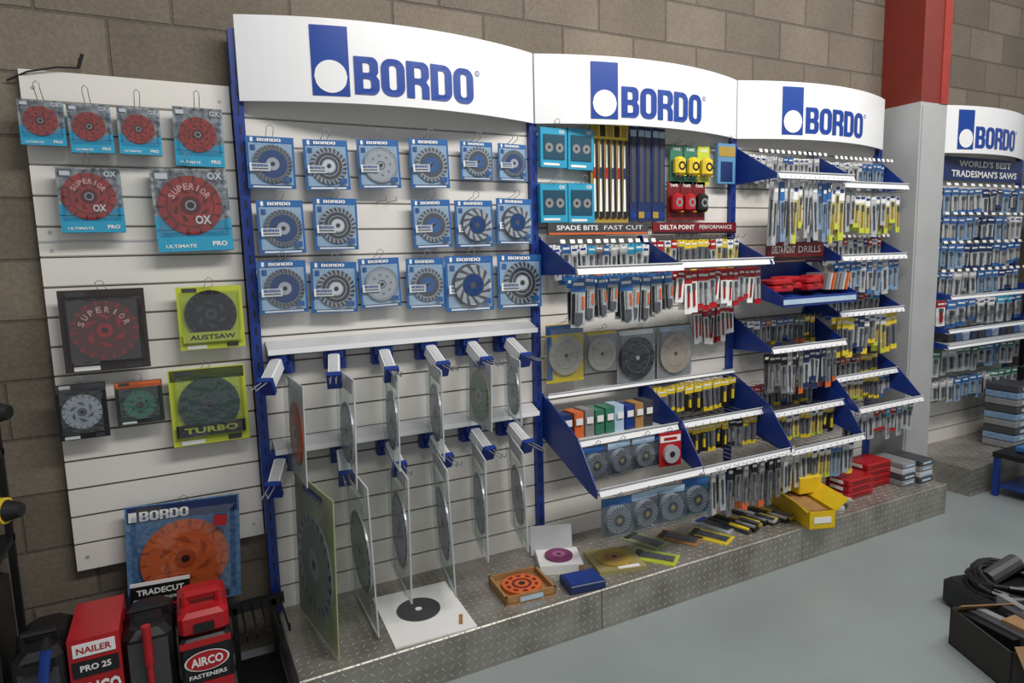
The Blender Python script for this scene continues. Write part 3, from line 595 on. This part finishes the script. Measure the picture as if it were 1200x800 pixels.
for i in range(2):
    for k in range(4): b.bbox((i*.13,-.02*i,.017+.034*k),(.12,.2,.032),[gry,dgry,lgry][(i+k)%3],.004); b.box((i*.13,-.101-.02*i,.017+.034*k),(.08,.002,.012),cardlt)
b.obj('grey_drill_boxes',(3.66,-.32,ZP))
b=MB()
for i in range(4): b.box((2.99+.035*i,-.40+.01*i,ZP+.006+.002*i),(.05,.16,.012),[lgry,dgry,gry,lgry][i],rz=D(40+10*i))
b.obj('loose_bit_packets')
# ------------------------------------------------------------------ bay 4
b=MB(); b.box((X4+.6,-.035,2.03),(1.12,.01,.15),dblue); b.text("WORLD'S BEST",(X4+.72,-.042,2.065),.62,.042,pwhite,.02); b.text("TRADESMAN'S SAWS",(X4+.72,-.042,2.0),.78,.045,pwhite,.02); b.obj('banner_sign')
for z,st in ((1.9,[KD,KB,KD,KB2]),(1.72,[KB,KB2,KD,KW]),(1.54,[KB2,KD,KB]),(1.36,[KB,KG,KB2,KD])):
    bits('saw_blade_packs',X4+.06,X4+1.1,12,-.10,z,.16,.066,st,2,tags=True)
bits('saw_blade_packs',X4+.06,X4+1.1,9,-.14,1.18,.17,.08,[KR2,KB,KW,KCY,KB2],2)
bits('saw_blade_packs',X4+.06,X4+1.1,12,-.14,.86,.16,.07,[KG,KGR,KB2,KGR],2)
bits('saw_blade_packs',X4+.06,X4+1.1,12,-.14,.66,.16,.07,[KG,KB2,KGR],2)
group('display_shelf_rack')
for z in (1.21,1.0,.9):
    strip(X4+.02,X4+1.17,-.26,z,.024)
    for x in (X4+.03,X4+1.16): bracket(x,tri(z+.06,z,-.255))
b=MB()
for i in range(12): b.bbox((X4+.12+.085*i,-.16,.955),(.07,.12,.06),[dgry,cardblue,cardlt,dblue][i%4],.006)
b.box((X4+.6,-.13,.915),(1.1,.24,.012),lgry); b.obj('boxed_fittings')
endgroup()
b=MB()
for j in range(2):
    for k in range(9-2*j): b.bbox((0.0+.25*j,0,.025+.048*k),(.23,.2,.044),[gry,bodybl,dgry][(k+j)%3],.005); b.box((.25*j,-.101,.025+.048*k),(.12,.002,.02),cardlt)
b.obj('stacked_tool_boxes',(4.97,-.28,ZP))
b=MB(); b.box((0,0,.26),(.5,.34,.03),blk); b.box((0,-.15,.2),(.48,.01,.1),blue)
for sx in (-.23,.23):
    for sy in (-.15,.15): b.box((sx,sy,.125),(.03,.03,.25),blue)
b.box((0,0,.06),(.46,.3,.01),blue); b.bbox((0,0,.295),(.3,.2,.035),cardblue,.006); b.obj('step_stand',(4.62,-.66,0))
b=MB()
for x in (5.52,6.0):
    for y in (-.08,-.5): b.box((x,y,1.0),(.03,.03,2.0),blk)
for z in (.15,.55,.95,1.35,1.75): b.box((5.76,-.29,z),(.5,.45,.02),blk)
for z in (.16,.56,.96,1.36):
    for i in range(4): b.bbox((5.59+.11*i,-.3,z+.11),(.1,.3,.2),[blk,dgry,blue,dgry][(i+int(z*5))%4],.01); b.box((5.59+.11*i,-.452,z+.12),(.07,.003,.05),[yel,pwhite,red,gry][(i*3+int(z*7))%4])
b.obj('storage_rack')
# ------------------------------------------------------------------ left: rack with power tools + cases
b=MB()
for x in (-.545,-1.05):
    for y in (-.04,-.36): b.box((x,y,.62),(.02,.02,1.24),blk)
for z in (.67,.96): b.box((-.80,-.2,z),(.53,.36,.02),blk); b.box((-.80,-.38,z-.005),(.53,.012,.03),blk)
b.obj('tool_shelf')
def drill(loc,rz):
    b=MB(); b.cyl((0,0,.17),(.16,0,.17),.038,yel,16); b.cyl((.16,0,.17),(.20,0,.17),.032,blk,16,.02); b.cyl((-.03,0,.17),(0,0,.17),.026,blk,16,.036)
    b.M=Matrix.Translation((.04,0,.09))@Matrix.Rotation(D(10),4,'Y'); b.bbox((0,0,0),(.046,.040,.13),yel,.01); b.M=Matrix()
    b.bbox((.03,0,.025),(.11,.08,.05),blk,.008); b.bbox((.03,0,.054),(.10,.07,.02),yel,.006); b.box((.075,0,.125),(.015,.012,.03),blk)
    b.obj('cordless_drill',loc,(0,0,D(rz)))
drill((-.635,-.27,.97),-20); drill((-.635,-.27,.68),-20); drill((-.88,-.2,.97),-60); drill((-.88,-.2,.68),-70)
dz=-.083
b=MB(); b.box((-.31,-.27,.125+dz),(.76,.34,.02),blk)
for x in (-.67,.06):
    for y in (-.42,-.12): b.box((x,y,.018),(.03,.03,.036),blk)
b.obj('low_shelf')
sh=.135+dz
b=MB(); b.bbox((0,0,.27),(.12,.25,.54),blk,.012); b.box((0,-.127,.40),(.11,.004,.18),red); b.box((0,-.1295,.42),(.08,.002,.05),pwhite); b.box((0,-.127,.16),(.11,.004,.2),dred); b.obj('red_tool_box',(-.605,-.225,sh))
b=MB(); b.bbox((0,0,.19),(.13,.27,.38),blk,.02); b.box((0,-.137,.2),(.10,.004,.26),dgry); b.box((0,-.14,.34),(.07,.01,.03),blk)
b.wire([(-.045,-.06,.375),(-.045,-.06,.41),(.045,-.06,.41),(.045,-.06,.375)],.012,blk,8); b.obj('black_tool_case',(-.445,-.27,sh))
b=MB(); b.cyl((0,0,0),(.03,-.02,.16),.014,logoblue,12); b.cyl((.03,-.02,.16),(.034,-.022,.19),.014,blk,12,.006); b.cyl((.0,0,0),(-.01,0,-.08),.006,steel,8); b.obj('blue_screwdriver',(-.44,-.435,.31),(0,0,0))
b=MB(); b.box((0,0,.195),(.135,.25,.39),red); b.box((0,-.1265,.355),(.11,.003,.04),pwhite); b.text('NAILER',(0,-.129,.355),.09,.02,red,.02); b.text('SENCO',(0,-.128,.225),.12,.05,pwhite,.04); b.box((0,-.1265,.295),(.12,.002,.05),blk); b.text('PRO 25',(0,-.128,.297),.08,.02,pwhite,.03)
b.box((.0,-.1265,.10),(.13,.003,.12),blk); b.text('SERIES',(0,-.129,.12),.1,.03,pwhite,.03); b.obj('red_tool_box',(-.305,-.27,sh))
b=MB(); b.bbox((0,0,.18),(.14,.26,.36),blk,.02); b.box((0,-.132,.2),(.11,.006,.26),dgry); b.cyl((0,-.145,.26),(0,-.15,.39),.013,red,12); b.cyl((0,-.145,.19),(0,-.145,.26),.009,red,12); b.box((0,-.137,.12),(.08,.004,.03),red)
b.wire([(-.05,-.02,.355),(-.05,-.02,.385),(.05,-.02,.385),(.05,-.02,.355)],.01,blk,8); b.obj('black_tool_case',(-.165,-.26,sh))
b=MB(); b.bbox((0,0,.15),(.155,.27,.30),blk,.012); b.bbox((0,0,.34),(.15,.24,.08),red,.014); b.box((0,-.122,.33),(.06,.006,.03),blk); b.wire([(-.05,-.05,.37),(-.05,-.05,.415),(.05,-.05,.415),(.05,-.05,.37)],.015,red,8)
b.box((0,-.1365,.285),(.15,.004,.02),red)
b.M=Matrix.Translation((0,-.14,.225))@Matrix.Diagonal((1,1,.52,1)); b.ring((0,0,0),0,.066,pwhite,30); b.ring((0,-.0006,0),0,.061,red,30); b.M=Matrix(); b.text('AIRCO',(0,-.1415,.225),.095,.03,pwhite,.03)
b.text('FASTENERS',(0,-.1385,.175),.11,.014,pwhite,.02); b.box((0,-.1365,.09),(.15,.004,.12),red); b.text('TOOLS',(0,-.14,.11),.1,.02,pwhite,.02); b.obj('air_tool_case',(-.005,-.27,sh))
b=MB()
for i in range(6): b.wire([(.09+.035*i,-.05,.25),(.09+.035*i,-.3,.24),(.09+.035*i,-.31,.27)],.004,blk,5)
b.box((.17,-.06,.25),(.22,.02,.04),blk); b.box((.1,-.06,.13),(.02,.02,.25),blk); b.box((.24,-.06,.13),(.02,.02,.25),blk); b.box((.17,-.15,.008),(.16,.25,.016),blk); b.obj('wire_stand')
b=MB(); b.wire([(-.42,.05,2.14),(-.36,.02,2.165),(-.28,.015,2.185),(-.22,.02,2.19),(-.215,.02,2.22)],.003,blk,6); b.wire([(-.22,.02,2.19),(-.205,.02,2.235)],.006,blk,6); b.obj('loose_cable')
b=MB()
for x,z in ((.75,1.77),(.79,1.77)):
    b.wire([(x,0,z),(x,-.12,z-.005),(x,-.125,z+.01)],.002,chrome,5)
b.obj('display_hooks')
# ------------------------------------------------------------------ bottom right clutter
dkc=mat('carton_dark',(46,42,40),.7)
b=MB(); openbox(b,(0,0,0),(.34,.3,.15),dkc,0,.006)
b.box((0,-.18,.14),(.33,.09,.004),cardb,rx=D(50)); b.box((.0,.12,.16),(.33,.05,.004),cardb,rx=D(-50)); b.box((.05,-.02,.155),(.2,.16,.03),cardb,rz=D(20))
for i in range(7): b.box((-.12+.035*i,random.uniform(-.05,.08),.10+.006*i),(.03,.2,.1),[blk,dgry,gry][i%3],rz=D(random.uniform(-20,20)))
b.obj('cardboard_box',(2.66,-1.47,0),(0,0,D(-25)))
b=MB(); b.bbox((0,0,.06),(.40,.32,.12),blk,.02)
for k in range(11):
    r=.11+.012*(k%4); pts=[(r*math.cos(t*math.pi/9)*1.2,r*math.sin(t*math.pi/9),.13+.018*(k//4)+.012*math.sin(t*.9+k)) for t in range(19)]; b.wire(pts,.010,blk,6)
b.wire([(-.15,-.05,.14),(-.2,-.12,.10),(-.24,-.16,.03),(-.22,-.20,.012),(-.1,-.21,.012)],.009,blk,6)
b.cyl((-.08,.05,.14),(.10,.08,.18),.035,dgry,12); b.obj('black_crate_with_cable',(3.0,-1.27,0),(0,0,D(-15)))
# ------------------------------------------------------------------ lights
w=bpy.data.worlds.new('w'); sc.world=w; w.use_nodes=True; bg=w.node_tree.nodes['Background']; bg.inputs['Color'].default_value=(.96,.98,1,1); bg.inputs['Strength'].default_value=.36
def area(x,y,z,sx,sy,e,tx,ty,tz,col=(1,.965,.92)):
    l=bpy.data.lights.new('batten_light','AREA'); l.shape='RECTANGLE'; l.size=sx; l.size_y=sy; l.energy=e; l.color=col
    o=bpy.data.objects.new('batten_light',l); sc.collection.objects.link(o); o.location=(x,y,z); o.rotation_euler=(Vector((tx,ty,tz))-Vector((x,y,z))).to_track_quat('-Z','Y').to_euler()
area(1.0,-2.2,3.7,1.5,.4,46,1.1,0,1.2); area(2.6,-2.2,3.7,1.5,.4,60,2.6,0,1.2); area(4.6,-2.2,3.7,1.5,.4,34,4.4,0,1.2)
# ------------------------------------------------------------------ camera
p=(2.6235,1.5441,27.0279,7.4761,-1.5392,769.23)
yaw,pit,rol=D(p[2]),D(p[3]),D(p[4])
F=Vector((math.sin(yaw)*math.cos(pit),math.cos(yaw)*math.cos(pit),-math.sin(pit))); R=Vector((math.cos(yaw),-math.sin(yaw),0)); U=R.cross(F)
R2=R*math.cos(rol)+U*math.sin(rol); U2=U*math.cos(rol)-R*math.sin(rol)
cam=bpy.data.cameras.new('camera'); co=bpy.data.objects.new('camera',cam); sc.collection.objects.link(co)
M=Matrix(((R2.x,U2.x,-F.x,0),(R2.y,U2.y,-F.y,-p[0]),(R2.z,U2.z,-F.z,p[1]),(0,0,0,1))); co.matrix_world=M
cam.sensor_width=36; cam.lens=p[5]/1200*36; cam.clip_start=.05; sc.camera=co
